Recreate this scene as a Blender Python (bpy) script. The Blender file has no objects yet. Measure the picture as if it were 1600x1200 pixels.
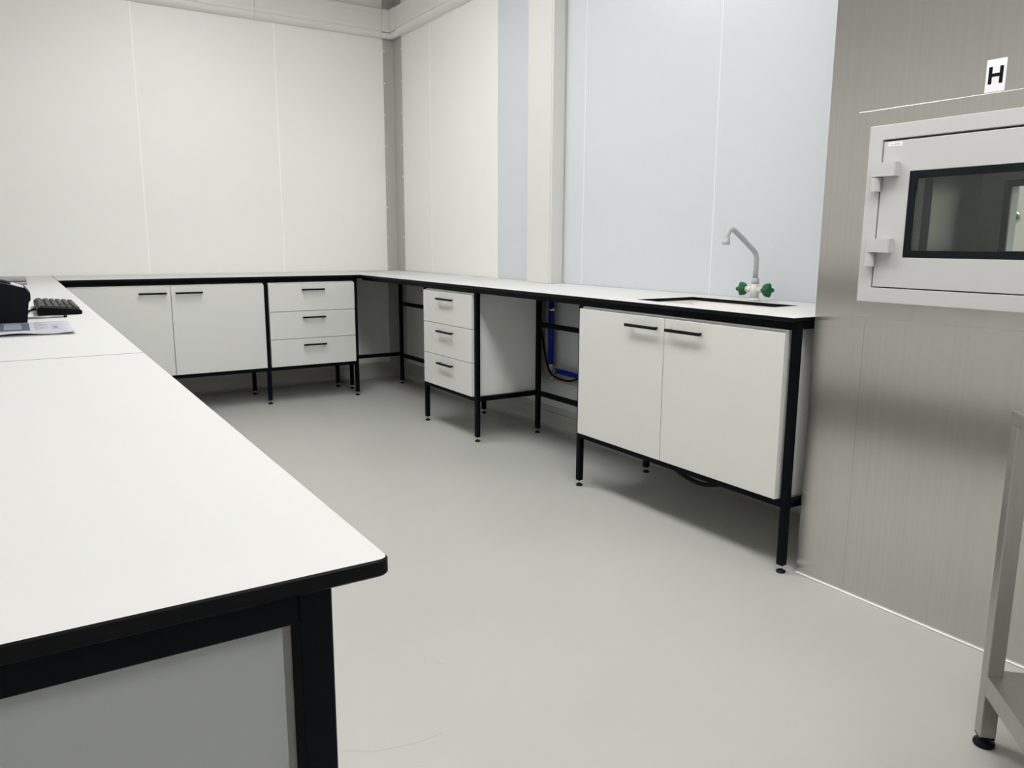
import bpy, bmesh, math, random
from mathutils import Vector, Matrix
random.seed(7)
sc = bpy.context.scene
COL = sc.collection

# ------------------------------------------------------------------ camera
cam_d = bpy.data.cameras.new('camera')
cam = bpy.data.objects.new('camera', cam_d); COL.objects.link(cam)
sc.camera = cam
cam_d.sensor_fit = 'HORIZONTAL'; cam_d.sensor_width = 36.0
cam_d.lens = 36.0 * 1224.6688 / 1600.0
cam_d.clip_start = 0.02; cam_d.clip_end = 60
YAW, PIT, ROL = 0.565, -0.1795, 0.0047
fw = Vector((math.sin(YAW)*math.cos(PIT), math.cos(YAW)*math.cos(PIT), math.sin(PIT)))
rt = Vector((math.cos(YAW), -math.sin(YAW), 0)); up = rt.cross(fw)
rt2 = math.cos(ROL)*rt + math.sin(ROL)*up
up2 = -math.sin(ROL)*rt + math.cos(ROL)*up
M3 = Matrix((rt2, up2, -fw)).transposed()
cam.matrix_world = Matrix.Translation((-2.7749, -6.1971, 1.1427)) @ M3.to_4x4()

# ------------------------------------------------------------------ world, exposure, light strength
w = bpy.data.worlds.new('world'); sc.world = w; w.use_nodes = True
w.node_tree.nodes['Background'].inputs[0].default_value = (0.9, 0.95, 1.0, 1)
w.node_tree.nodes['Background'].inputs[1].default_value = 0.3
sc.view_settings.view_transform = 'Standard'
sc.view_settings.look = 'None'
sc.view_settings.gamma = 1.0
sc.view_settings.use_curve_mapping = False
sc.view_settings.exposure = 0.0
LAMP = 15.0            # emission strength of the ceiling light panels
LAMP_COL = (1.0, 0.992, 0.975, 1)
LAMP_SPOTS = [(-1.6, -1.95), (-1.6, -3.65), (-1.6, -5.55), (-1.6, -7.4)]

# ------------------------------------------------------------------ materials
def mat(name, col, rough=0.5, metal=0.0, spec=None, emit=None):
    m = bpy.data.materials.new(name); m.use_nodes = True
    b = m.node_tree.nodes['Principled BSDF']
    b.inputs['Base Color'].default_value = (*col, 1)
    b.inputs['Roughness'].default_value = rough
    b.inputs['Metallic'].default_value = metal
    if spec is not None: b.inputs['Specular IOR Level'].default_value = spec
    if emit:
        b.inputs['Emission Color'].default_value = emit[0]
        b.inputs['Emission Strength'].default_value = emit[1]
    return m
def noisy(m, scale=(1, 1, 1), amt=0.03, nscale=4.0, rough_amt=0.0, bump=0.0, detail=4.0):
    nt = m.node_tree; b = nt.nodes['Principled BSDF']
    tc = nt.nodes.new('ShaderNodeTexCoord'); mp = nt.nodes.new('ShaderNodeMapping')
    mp.inputs['Scale'].default_value = scale
    nz = nt.nodes.new('ShaderNodeTexNoise'); nz.inputs['Scale'].default_value = nscale; nz.inputs['Detail'].default_value = detail
    nt.links.new(tc.outputs['Object'], mp.inputs['Vector']); nt.links.new(mp.outputs['Vector'], nz.inputs['Vector'])
    c = b.inputs['Base Color'].default_value[:3]
    rp = nt.nodes.new('ShaderNodeValToRGB')
    rp.color_ramp.elements[0].position = 0.3; rp.color_ramp.elements[1].position = 0.7
    rp.color_ramp.elements[0].color = (*[max(0, x*(1-amt)) for x in c], 1)
    rp.color_ramp.elements[1].color = (*[min(1, x*(1+amt)) for x in c], 1)
    nt.links.new(nz.outputs['Fac'], rp.inputs['Fac']); nt.links.new(rp.outputs['Color'], b.inputs['Base Color'])
    if rough_amt:
        r0 = b.inputs['Roughness'].default_value
        mr = nt.nodes.new('ShaderNodeMapRange'); mr.inputs['From Min'].default_value = 0.3; mr.inputs['From Max'].default_value = 0.7
        mr.inputs['To Min'].default_value = r0-rough_amt; mr.inputs['To Max'].default_value = r0+rough_amt
        nt.links.new(nz.outputs['Fac'], mr.inputs['Value']); nt.links.new(mr.outputs['Result'], b.inputs['Roughness'])
    if bump:
        bp = nt.nodes.new('ShaderNodeBump'); bp.inputs['Strength'].default_value = bump; bp.inputs['Distance'].default_value = 0.002
        nt.links.new(nz.outputs['Fac'], bp.inputs['Height']); nt.links.new(bp.outputs['Normal'], b.inputs['Normal'])
    return m
M = {}
M['wall'] = noisy(mat('wall_panel_cream', (0.87, 0.87, 0.845), 0.42, spec=0.35), amt=0.012, nscale=1.2)
M['wall_blue'] = noisy(mat('wall_panel_film', (0.635, 0.667, 0.70), 0.30, spec=0.45), amt=0.012, nscale=1.2)
M['joint'] = mat('joint_sealant', (0.97, 0.97, 0.95), 0.4)
M['joint_blue'] = mat('joint_sealant_cool', (0.78, 0.82, 0.86), 0.4)
M['grey_trim'] = mat('grey_trim', (0.46, 0.465, 0.435), 0.5)
M['white_trim'] = mat('white_trim', (0.70, 0.70, 0.67), 0.45)
M['trunk'] = mat('trunking_white', (0.78, 0.78, 0.755), 0.4)
M['line'] = mat('trunking_groove', (0.35, 0.35, 0.33), 0.6)
M['ceil'] = mat('ceiling_paint', (0.85, 0.85, 0.83), 0.8)
M['floor'] = noisy(mat('vinyl_floor', (0.46, 0.46, 0.437), 0.42, spec=0.4), amt=0.025, nscale=1.6, rough_amt=0.05)
M['skirt'] = mat('vinyl_skirting', (0.47, 0.47, 0.445), 0.45)
M['top'] = noisy(mat('worktop_white', (0.655, 0.655, 0.648), 0.6, spec=0.15), amt=0.006, nscale=3)
M['core'] = mat('worktop_black_core', (0.003, 0.0033, 0.004), 0.45, spec=0.12)
M['black'] = mat('black_powder_coat', (0.002, 0.003, 0.005), 0.5, spec=0.08)
M['rubber'] = mat('black_plastic', (0.006, 0.006, 0.007), 0.42, spec=0.15)
M['chrome'] = mat('zinc_steel', (0.75, 0.75, 0.73), 0.25, 1.0)
M['front'] = noisy(mat('cabinet_front_white', (0.73, 0.735, 0.71), 0.42, spec=0.35), amt=0.01, nscale=2)
M['carcass'] = mat('cabinet_board_white', (0.80, 0.80, 0.78), 0.5)
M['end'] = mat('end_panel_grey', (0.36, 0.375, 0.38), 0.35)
M['sink'] = mat('sink_white', (0.88, 0.85, 0.84), 0.25)
M['tap'] = mat('tap_grey_white', (0.47, 0.48, 0.475), 0.32, spec=0.35)
M['tap_body'] = mat('tap_body_white', (0.68, 0.68, 0.66), 0.3, spec=0.35)
M['green'] = mat('tap_green', (0.006, 0.115, 0.03), 0.4, spec=0.25)
M['orange'] = mat('tap_ring', (0.8, 0.45, 0.25), 0.4)
M['blue'] = mat('pipe_blue', (0.003, 0.022, 0.40), 0.45, spec=0.25)
M['pipe'] = mat('pipe_cream', (0.58, 0.56, 0.47), 0.45)
M['hatch'] = mat('hatch_grey_white', (0.565, 0.565, 0.565), 0.40, spec=0.4)
M['gasket'] = mat('gasket_black', (0.004, 0.007, 0.009), 0.3, spec=0.22)
M['gap'] = mat('gap_dark', (0.03, 0.03, 0.035), 0.7)
M['label'] = mat('label_white', (0.86, 0.86, 0.90), 0.5)
M['ink'] = mat('ink_black', (0.004, 0.004, 0.005), 0.6, spec=0.1)
M['key'] = mat('key_black', (0.040, 0.040, 0.042), 0.40, spec=0.35)
M['kb'] = mat('keyboard_black', (0.0035, 0.0035, 0.004), 0.5, spec=0.10)
M['dev'] = mat('device_black', (0.004, 0.006, 0.009), 0.5, spec=0.12)
M['paper'] = mat('paper', (0.47, 0.47, 0.52), 0.8)
M['print_dark'] = mat('print_navy', (0.06, 0.07, 0.11), 0.8)
M['print_mid'] = mat('print_grey', (0.40, 0.41, 0.48), 0.8)
M['silver'] = mat('silver_shell', (0.33, 0.33, 0.34), 0.4, 0.4)
M['lampshell'] = mat('lamp_frame', (0.8, 0.8, 0.8), 0.5)
M['lamp'] = mat('lamp_diffuser', (0.9, 0.9, 0.9), 0.5, emit=(LAMP_COL, LAMP))
M['room2'] = mat('beyond_wall_paint', (0.72, 0.68, 0.60), 0.6)
# brushed stainless steel
def steel(name, col, rough, brush, bump=0.02, smudge=0.05, aniso=None):
    m = mat(name, col, rough, 1.0); nt = m.node_tree; b = nt.nodes['Principled BSDF']
    if aniso:                  # vertical brush lines spread reflections sideways (tangent along the wall)
        b.inputs['Anisotropic'].default_value = 0.95
        cx = nt.nodes.new('ShaderNodeCombineXYZ')
        for i in range(3): cx.inputs[i].default_value = aniso[i]
        nt.links.new(cx.outputs[0], b.inputs['Tangent'])
    tc = nt.nodes.new('ShaderNodeTexCoord')
    mp = nt.nodes.new('ShaderNodeMapping'); mp.inputs['Scale'].default_value = brush
    nz = nt.nodes.new('ShaderNodeTexNoise'); nz.inputs['Scale'].default_value = 1.0; nz.inputs['Detail'].default_value = 5
    nt.links.new(tc.outputs['Object'], mp.inputs['Vector']); nt.links.new(mp.outputs['Vector'], nz.inputs['Vector'])
    nz2 = nt.nodes.new('ShaderNodeTexNoise'); nz2.inputs['Scale'].default_value = 2.2; nz2.inputs['Detail'].default_value = 3
    nt.links.new(tc.outputs['Object'], nz2.inputs['Vector'])
    ad = nt.nodes.new('ShaderNodeMath'); ad.operation = 'ADD'
    nt.links.new(nz2.outputs['Fac'], ad.inputs[0]); ad.inputs[1].default_value = 0.5
    mr = nt.nodes.new('ShaderNodeMapRange'); mr.clamp = False; mr.inputs['From Min'].default_value = 0.7; mr.inputs['From Max'].default_value = 1.3
    mr.inputs['To Min'].default_value = rough-smudge; mr.inputs['To Max'].default_value = rough+smudge
    nt.links.new(ad.outputs[0], mr.inputs['Value'])
    if smudge: nt.links.new(mr.outputs['Result'], b.inputs['Roughness'])
    rp = nt.nodes.new('ShaderNodeValToRGB')
    rp.color_ramp.elements[0].position = 0.3; rp.color_ramp.elements[1].position = 0.7
    rp.color_ramp.elements[0].color = (*[x*0.97 for x in col], 1); rp.color_ramp.elements[1].color = (*[min(1, x*1.03) for x in col], 1)
    nt.links.new(nz.outputs['Fac'], rp.inputs['Fac']); nt.links.new(rp.outputs['Color'], b.inputs['Base Color'])
    if not bump: return m
    bp = nt.nodes.new('ShaderNodeBump'); bp.inputs['Strength'].default_value = bump; bp.inputs['Distance'].default_value = 0.001
    nt.links.new(nz.outputs['Fac'], bp.inputs['Height']); nt.links.new(bp.outputs['Normal'], b.inputs['Normal'])
    return m
M['steel'] = steel('brushed_steel_wall', (0.63, 0.608, 0.578), 0.255, (60, 90, 0.8), bump=0.0, smudge=0.0, aniso=(0, 1, 0))
M['steel_in'] = steel('brushed_steel_box', (0.62, 0.62, 0.60), 0.35, (20, 40, 1.5), bump=0.0)
M['steel_table'] = steel('brushed_steel_table', (0.45, 0.44, 0.415), 0.33, (60, 60, 2), bump=0.0)
# thin clear glass: fresnel gloss over slightly tinted transparency
g = bpy.data.materials.new('clear_glass'); g.use_nodes = True; nt = g.node_tree; nt.nodes.clear()
o_ = nt.nodes.new('ShaderNodeOutputMaterial'); mx = nt.nodes.new('ShaderNodeMixShader'); tr = nt.nodes.new('ShaderNodeBsdfTransparent')
gl = nt.nodes.new('ShaderNodeBsdfGlossy'); fr = nt.nodes.new('ShaderNodeFresnel')
tr.inputs[0].default_value = (0.86, 0.90, 0.91, 1); gl.inputs['Roughness'].default_value = 0.02; fr.inputs[0].default_value = 1.5
nt.links.new(fr.outputs[0], mx.inputs[0]); nt.links.new(tr.outputs[0], mx.inputs[1]); nt.links.new(gl.outputs[0], mx.inputs[2]); nt.links.new(mx.outputs[0], o_.inputs[0])
M['glass'] = g

# ------------------------------------------------------------------ mesh helpers
def box(bm, x0, x1, y0, y1, z0, z1, bev=0.0, mi=0, seg=1):
    r = bmesh.ops.create_cube(bm, size=1.0)
    vs = r['verts']
    for v in vs:
        v.co = Vector(((x0+x1)/2 + v.co.x*abs(x1-x0), (y0+y1)/2 + v.co.y*abs(y1-y0), (z0+z1)/2 + v.co.z*abs(z1-z0)))
    fs = set(f for v in vs for f in v.link_faces)
    if bev > 0:
        es = list(set(e for v in vs for e in v.link_edges))
        rr = bmesh.ops.bevel(bm, geom=es, offset=bev, segments=seg, profile=0.5, affect='EDGES', clamp_overlap=True)
        fs = fs | set(rr['faces'])
    for f in fs:
        if f.is_valid: f.material_index = mi
def sweep(bm, pts, r, n=12, mi=0, smooth=True, cap=True, closed=False):
    pts = [Vector(p) for p in pts]
    rs = r if isinstance(r, (list, tuple)) else [r]*len(pts)
    rings = []; T0 = (pts[1]-pts[0]).normalized()
    ref = Vector((0, 0, 1)) if abs(T0.z) < 0.9 else Vector((1, 0, 0))
    N = T0.cross(ref).normalized()
    for i, p in enumerate(pts):
        if i == 0: T = (pts[1]-p).normalized()
        elif i == len(pts)-1: T = (p-pts[i-1]).normalized()
        else:
            a = (p-pts[i-1]); b = (pts[i+1]-p)
            T = (a.normalized()+b.normalized()).normalized() if a.length > 1e-9 and b.length > 1e-9 else (a if a.length > b.length else b).normalized()
        N = (N - T*N.dot(T)).normalized(); B = T.cross(N)
        rings.append([bm.verts.new(p + rs[i]*(math.cos(2*math.pi*k/n)*N + math.sin(2*math.pi*k/n)*B)) for k in range(n)])
    for a, b in zip(rings, rings[1:]):
        for k in range(n):
            f = bm.faces.new((a[k], a[(k+1) % n], b[(k+1) % n], b[k])); f.smooth = smooth; f.material_index = mi
    if cap:
        f = bm.faces.new(rings[0][::-1]); f.material_index = mi
        f = bm.faces.new(rings[-1]); f.material_index = mi
def cyl(bm, a, b, r, n=16, mi=0): sweep(bm, [a, b], r, n, mi)
def arc(p0, pc, p1, k=8):
    p0, pc, p1 = Vector(p0), Vector(pc), Vector(p1)
    return [(1-t)**2*p0 + 2*t*(1-t)*pc + t*t*p1 for t in [i/k for i in range(k+1)]]
def prism(bm, prof, a, b, fn, mi=0, smooth=False):
    """extrude closed 2D profile from a to b; fn(u, v, t) -> xyz"""
    A = [bm.verts.new(fn(u, v, a)) for u, v in prof]; B = [bm.verts.new(fn(u, v, b)) for u, v in prof]
    n = len(prof)
    for i in range(n):
        f = bm.faces.new((A[i], A[(i+1) % n], B[(i+1) % n], B[i])); f.material_index = mi; f.smooth = smooth
    f = bm.faces.new(A[::-1]); f.material_index = mi
    f = bm.faces.new(B); f.material_index = mi
def ring_yz(bm, x0, x1, oy0, oy1, oz0, oz1, iy0, iy1, iz0, iz1, bev=0.0, mi=0):
    """rectangular frame lying in the y-z plane, one connected mesh"""
    O = [(oy0, oz0), (oy1, oz0), (oy1, oz1), (oy0, oz1)]; I = [(iy0, iz0), (iy1, iz0), (iy1, iz1), (iy0, iz1)]
    v = {}
    for nm, L in (('o', O), ('i', I)):
        for s, x in ((0, x0), (1, x1)):
            for k, (y, z) in enumerate(L): v[nm, s, k] = bm.verts.new((x, y, z))
    fs = []
    for k in range(4):
        j = (k+1) % 4
        fs += [bm.faces.new((v['o', 0, k], v['o', 0, j], v['i', 0, j], v['i', 0, k])),
               bm.faces.new((v['o', 1, j], v['o', 1, k], v['i', 1, k], v['i', 1, j])),
               bm.faces.new((v['o', 0, j], v['o', 0, k], v['o', 1, k], v['o', 1, j])),
               bm.faces.new((v['i', 0, k], v['i', 0, j], v['i', 1, j], v['i', 1, k]))]
    if bev:
        es = [e for e in set(e for f in fs for e in f.edges)
              if abs(e.verts[0].co.x-x0) < 1e-6 and abs(e.verts[1].co.x-x0) < 1e-6
              and (abs(e.verts[0].co.y-e.verts[1].co.y) < 1e-6 or abs(e.verts[0].co.z-e.verts[1].co.z) < 1e-6)]
        bmesh.ops.bevel(bm, geom=es, offset=bev, segments=2, profile=0.5, affect='EDGES')
    for f in bm.faces: f.material_index = mi
def finish(bm, name, mats, smooth_angle=None):
    bmesh.ops.recalc_face_normals(bm, faces=bm.faces[:])
    me = bpy.data.meshes.new(name); bm.to_mesh(me); bm.free()
    for m in (mats if isinstance(mats, (list, tuple)) else [mats]): me.materials.append(m)
    return me
def link(name, me, parent=None, loc=None):
    o = bpy.data.objects.new(name, me); COL.objects.link(o)
    if parent:
        o.parent = parent
        if loc is None: o.location = -wloc(parent)      # mesh given in world coordinates
    if loc is not None: o.location = loc
    return o
def wloc(o):
    v = Vector(o.location)
    while o.parent: o = o.parent; v += Vector(o.location)
    return v
def obj(name, bm, m, parent=None): return link(name, finish(bm, name, m), parent)
def boxobj(name, dims, m, parent=None, bev=0.0, seg=1):
    bm = bmesh.new(); box(bm, *dims, bev=bev, seg=seg); return obj(name, bm, m, parent)
def thing(name, label, cat, loc, group=None):
    o = bpy.data.objects.new(name, None); COL.objects.link(o); o.location = loc
    o.empty_display_size = 0.05
    return tag(o, label, cat, group)
def tag(o, label, cat, group=None):
    o['label'] = label; o['category'] = cat
    if group: o['group'] = group
    return o
def struct(o, label=None, cat=None):
    o['kind'] = 'structure'
    if label: o['label'] = label
    if cat: o['category'] = cat
    return o
def sempty(name, loc, label, cat):
    o = bpy.data.objects.new(name, None); COL.objects.link(o); o.location = loc
    return struct(o, label, cat)

# ------------------------------------------------------------------ dimensions (metres; corner of the room at the origin)
ZC = 3.12                       # ceiling
XL, YF = -4.25, -9.0             # far left wall, wall behind the camera
H, SL = 0.90, 0.014             # worktop height and thickness
XS = -0.5306                    # face of the steel wall
YS = -4.536                     # its free edge
LEG = 0.026

# ------------------------------------------------------------------ room shell
o = boxobj('floor', (XL-0.1, 2.6, YF-0.1, 0.1, -0.08, 0.0), M['floor']); struct(o, 'pale grey smooth vinyl floor', 'floor')
bm = bmesh.new()                                      # faint scuffs on the floor near the left bench
for pts in ([(-2.235, -4.637), (-2.18, -4.675), (-2.127, -4.690), (-2.07, -4.700), (-2.016, -4.697)], [(-1.890, -4.408), (-1.876, -4.414), (-1.868, -4.424)]):
    for (ax, ay), (bx, by) in zip(pts, pts[1:]):
        d = Vector((bx-ax, by-ay, 0)).normalized(); n = Vector((-d.y, d.x, 0))*0.0011
        bm.faces.new([bm.verts.new(Vector((ax, ay, 0.0004))+n), bm.verts.new(Vector((ax, ay, 0.0004))-n), bm.verts.new(Vector((bx, by, 0.0004))-n), bm.verts.new(Vector((bx, by, 0.0004))+n)])
obj('scuff_mark', bm, mat('scuff', (0.36, 0.36, 0.34), 0.5), o)
struct(boxobj('ceiling', (XL-0.1, 0.1, YF-0.1, 0.1, ZC, ZC+0.08), M['ceil']), 'white ceiling above the lab', 'ceiling')
wb = sempty('wall_back', (-1.5, 0.05, 0), 'white panelled back wall behind the cabinets', 'wall')
wr = sempty('wall_right', (0.05, -2.2, 0), 'panelled right wall, cream then pale blue, behind the sink bench', 'wall')
boxobj('backing', (XL, 0.08, 0.004, 0.08, 0, ZC), M['line'], wb)
boxobj('backing', (0.004, 0.08, YS, 0.0, 0, ZC), M['line'], wr)
xs_ = [XL, -3.88, -2.906, -1.932, -0.961, 0.0]
for a, b in zip(xs_, xs_[1:]):
    boxobj('wall_panel', (a+0.002, b-0.002, 0.0, 0.004, 0.0, ZC), M['wall'], wb)
for a in xs_[1:-1]:
    boxobj('joint_strip', (a-0.004, a+0.004, -0.0012, 0.0, 0.1, ZC), M['joint'], wb)
ys_ = [0.0, -0.655, -1.637, -2.566, -3.556, YS]
for i, (a, b) in enumerate(zip(ys_, ys_[1:])):
    boxobj('wall_panel', (0.0, 0.004, b+0.0015, a-0.0015, 0.0, ZC), M['wall'] if i < 2 else M['wall_blue'], wr)
for a in (-0.655, -2.566, -3.556):
    boxobj('joint_strip', (-0.0012, 0.0, a-0.0035, a+0.0035, 0.1, ZC), M['joint'] if a > -1 else M['joint_blue'], wr)
struct(boxobj('wall_left', (XL-0.08, XL, YF, 0.08, 0, ZC), M['wall']), 'plain wall far to the left', 'wall')
struct(boxobj('wall_front', (XL-0.08, XS+0.1, YF-0.08, YF, 0, ZC), M['wall']), 'plain wall behind the camera', 'wall')
# steel wall with the pass-through opening
OY0, OY1, OZ0, OZ1 = -4.735, -5.335, 1.005, 1.448
ws = sempty('wall_hatch_side', (XS, -6.0, 0), 'brushed stainless steel wall on the right with a pass-through hatch', 'wall')
T = 0.012
bm = bmesh.new(); box(bm, XS, XS+T, -4.7185, YS, 0.0, 0.914); obj('steel_panel', bm, M['steel'], ws)
bm = bmesh.new(); box(bm, XS, XS+T, YF, -4.7189, 0.0, 0.914); obj('steel_panel', bm, M['steel'], ws)
bm = bmesh.new(); ring_yz(bm, XS, XS+T, YF, YS, 0.914, ZC, OY1, OY0, OZ0, OZ1); obj('steel_panel', bm, M['steel'], ws)
boxobj('return_panel', (XS+T, 0.1, YS-0.012, YS, 0.0, ZC), M['steel'], ws)
bm = bmesh.new(); ring_yz(bm, XS+0.06, XS+0.10, YF, YS-0.02, 0.0, ZC, OY1-0.02, OY0+0.02, OZ0-0.02, OZ1+0.02); obj('backing', bm, M['line'], ws)
# skirting
def cove(fn, a, b, name, label):
    prof = [(0, 0.100), (-0.007, 0.100), (-0.008, 0.035), (-0.014, 0.016), (-0.026, 0.005), (-0.042, 0.001), (-0.042, 0.0), (0, 0)]
    bm = bmesh.new(); prism(bm, prof, a, b, fn); return struct(obj(name, bm, M['skirt']), label, 'skirting')
cove(lambda u, v, t: (t, u-0.0015, v), XL, -0.05, 'baseboard_back', 'grey coved vinyl skirting under the back bench')
cove(lambda u, v, t: (u-0.0015, t, v), YS, -0.05, 'baseboard_right', 'grey coved vinyl skirting along the right wall')
bm = bmesh.new()
box(bm, XL, -0.02, -0.004, -0.0002, 0.101, 0.128); struct(obj('trim_1', bm, M['skirt']), 'thin grey strip above the back skirting', 'trim')
bm = bmesh.new()
box(bm, -0.004, -0.0002, YS, -0.02, 0.101, 0.134); struct(obj('trim_2', bm, M['skirt']), 'thin grey strip above the right skirting', 'trim')
# grey corner strip with rivets
ct = sempty('trim_3', (0, 0, 0), 'grey riveted corner strip between back wall and right wall', 'trim')
boxobj('strip_leaf', (-0.091, -0.0005, -0.003, -0.0005, 0.0, ZC), M['grey_trim'], ct)
boxobj('strip_leaf', (-0.003, -0.0005, -0.158, -0.003, 0.0, ZC), M['grey_trim'], ct)
bm = bmesh.new(); sweep(bm, [(0, 0, 0), (0, -0.0025, 0)], [0.006, 0.004], 8); rv = finish(bm, 'rivet', M['joint'])
for z in [0.93+0.245*i for i in range(8)]:
    r = link('rivet', rv, ct, Vector((-0.082, -0.0035, z))-wloc(ct))
    r = link('rivet', rv, ct, Vector((-0.0035, -0.150, z))-wloc(ct)); r.rotation_euler = (0, 0, -math.pi/2)
# boxed column on the right wall
cl = sempty('trim_4', (-0.045, -2.25, 0), 'white boxed column rising from the bench on the right wall', 'column')
boxobj('column_cover', (-0.090, -0.0015, -2.362, -2.123, 0.9005, ZC), M['white_trim'], cl, bev=0.002)
boxobj('column_side', (-0.087, -0.0015, -2.378, -2.3625, 0.9005, ZC), M['white_trim'], cl, bev=0.0015)
boxobj('joint_strip', (-0.005, -0.0002, -2.386, -2.3785, 0.9005, ZC), M['grey_trim'], cl)
# white sealant line where the steel wall meets the floor
bm = bmesh.new(); box(bm, XS-0.007, XS-0.0005, YF, YS, 0.0005, 0.005, bev=0.0015); struct(obj('trim_5', bm, mat('sealant_white', (0.95, 0.95, 0.93), 0.3)), 'white sealant line along the foot of the steel wall', 'trim')

# trunking along the top of both walls
def trunk(fn, cuts, name, label):
    t = thing(name, label, 'trunking', fn(0, 2.72, cuts[0]))
    prof = [(0.0, 2.735)] + [(0.055*math.sin(a), 2.7745-0.0395*math.cos(a)) for a in [i*math.pi/2/8 for i in range(1, 9)]] + [(0.055, 2.777), (0.051, 2.779), (0.051, 2.782), (0.055, 2.784), (0.055, 2.81), (0.0535, 2.811), (0.0535, 2.814), (0.055, 2.815), (0.055, 2.905), (0.0535, 2.906), (0.0535, 2.909), (0.055, 2.910), (0.055, 2.940), (0.050, 2.945), (0.0, 2.945)]
    prof = [(-u-0.0015 if u else -0.0015, v) for u, v in prof]
    for a, b in zip(cuts, cuts[1:]):
        bm = bmesh.new(); prism(bm, prof, a+0.0012, b-0.0012, fn); obj('trunking_length', bm, M['trunk'], t)
    return t
tb = trunk(lambda u, v, t: (t, u, v), [XL+0.01, -3.1, -1.108, -0.118], 'cable_trunking', 'long white rounded trunking along the top of the back wall')
tr_ = trunk(lambda u, v, t: (u, t, v), [-2.12, -0.172], 'cable_trunking', 'white rounded trunking along the top of the right wall')
bm = bmesh.new()                                     # moulded corner piece
for z0, z1, d in ((2.733, 2.779, 0.052), (2.779, 2.947, 0.060)):
    box(bm, -0.117, -0.0035, -d, -0.0035, z0, z1, bev=0.006 if d > 0.055 else 0.014, seg=2)
    box(bm, -d, -0.0036, -0.171, -0.0036, z0, z1, bev=0.006 if d > 0.055 else 0.014, seg=2)
for i in range(3): box(bm, -0.108+0.018*i, -0.101+0.018*i, -0.0625, -0.058, 2.785, 2.944, bev=0.001)
tag(obj('trunking_corner', bm, M['trunk']), 'ribbed white trunking corner piece in the top corner of the room', 'trunking')

# room beyond the hatch
struct(boxobj('wall_beyond', (2.4, 2.5, -8.0, -2.0, 0, 2.6), M['room2']), 'beige wall of the room beyond the hatch', 'wall')
struct(boxobj('wall_beyond_left', (0.12, 2.4, -3.2, -3.1, 0, 2.6), M['room2']), 'side wall of the room beyond the hatch', 'wall')
struct(boxobj('wall_beyond_right', (0.12, 2.4, -8.0, -7.9, 0, 2.6), M['room2']), 'far side wall of the room beyond the hatch', 'wall')
struct(boxobj('ceiling_beyond', (0.12, 2.5, -8.0, -3.1, 2.6, 2.66), M['ceil']), 'ceiling of the room beyond the hatch', 'ceiling')

# ------------------------------------------------------------------ ceiling lights
def lamp(x, y, z, label, s=(0.30, 0.60), m=None):
    t = thing('ceiling_light', label, 'light', (x, y, z), 'ceiling light panels')
    bm = bmesh.new(); a, b = s
    for d in ((-a-0.02, -a, -b-0.02, b+0.02), (a, a+0.02, -b-0.02, b+0.02), (-a, a, -b-0.02, -b), (-a, a, b, b+0.02)):
        box(bm, x+d[0], x+d[1], y+d[2], y+d[3], z-0.012, z-0.001)
    obj('lamp_frame', bm, M['lampshell'], t)
    boxobj('diffuser', (x-a+0.001, x+a-0.001, y-b+0.001, y+b-0.001, z-0.009, z-0.003), m or M['lamp'], t)
for (x, y), lb in zip(LAMP_SPOTS, ('flat white light panel on the lab ceiling nearest the back wall', 'flat white light panel in the middle of the lab ceiling', 'flat white light panel on the lab ceiling nearest the hatch', 'flat white light panel on the lab ceiling behind the camera')): lamp(x, y, ZC, lb)
lamp(1.3, -5.0, 2.6, 'flat light panel in the room beyond the hatch', m=mat('lamp_diffuser_beyond', (0.9, 0.9, 0.9), 0.5, emit=((1, 0.95, 0.87, 1), 30.0)))

# ------------------------------------------------------------------ worktops
def slab(name, poly, label, hole=None, rounded=0.0):
    """laminate slab: white top, black core edges with an eased arris; poly is counter-clockwise"""
    e = 0.0016; n = len(poly)
    def inset(P, d):
        out = []
        m = len(P)
        for i in range(m):
            p0, p1, p2 = Vector(P[i-1]), Vector(P[i]), Vector(P[(i+1) % m])
            d1 = (p1-p0).normalized(); d2 = (p2-p1).normalized()
            n1 = Vector((-d1.y, d1.x)); n2 = Vector((-d2.y, d2.x)); b = (n1+n2).normalized()
            out.append(p1 + b*(d/max(0.2, b.dot(n1))))
        return out
    bm = bmesh.new()
    B = [bm.verts.new((*p, H-SL)) for p in inset(poly, e)]; S0 = [bm.verts.new((*p, H-SL+e)) for p in poly]
    S1 = [bm.verts.new((*p, H-e)) for p in poly]; Tp = [bm.verts.new((*p, H)) for p in inset(poly, e)]
    for a, b in ((B, S0), (S0, S1), (S1, Tp)):
        for i in range(n):
            f = bm.faces.new((a[i], a[(i+1) % n], b[(i+1) % n], b[i])); f.material_index = 1
    if hole:
        x0, x1, y0, y1 = hole
        hp = [(x0, y0), (x1, y0), (x1, y1), (x0, y1)]
        ht = [bm.verts.new((*p, H)) for p in hp]; hb = [bm.verts.new((*p, H-SL)) for p in hp]
        for i in range(4):
            j = (i+1) % 4
            f = bm.faces.new((ht[j], ht[i], hb[i], hb[j])); f.material_index = 1
            f = bm.faces.new((Tp[i], Tp[j], ht[j], ht[i])); f.material_index = 0
            f = bm.faces.new((B[j], B[i], hb[i], hb[j])); f.material_index = 1
    else:
        f = bm.faces.new(Tp); f.material_index = 0
        f = bm.faces.new(B[::-1]); f.material_index = 1
    return tag(obj(name, bm, [M['top'], M['core']]), label, 'worktop')
D, D2, E_, A, B_ = 0.6177, 0.7132, 4.5215, 2.5445, 5.660
SINK = (-0.508, -0.165, -4.190, -3.614)
slab('worktop', [(-A+0.0005, -D2), (-D-0.0005, -D2), (-D-0.0005, -0.0025), (-A+0.0005, -0.0025)], 'long white worktop with black edge on the back wall bench')
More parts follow.
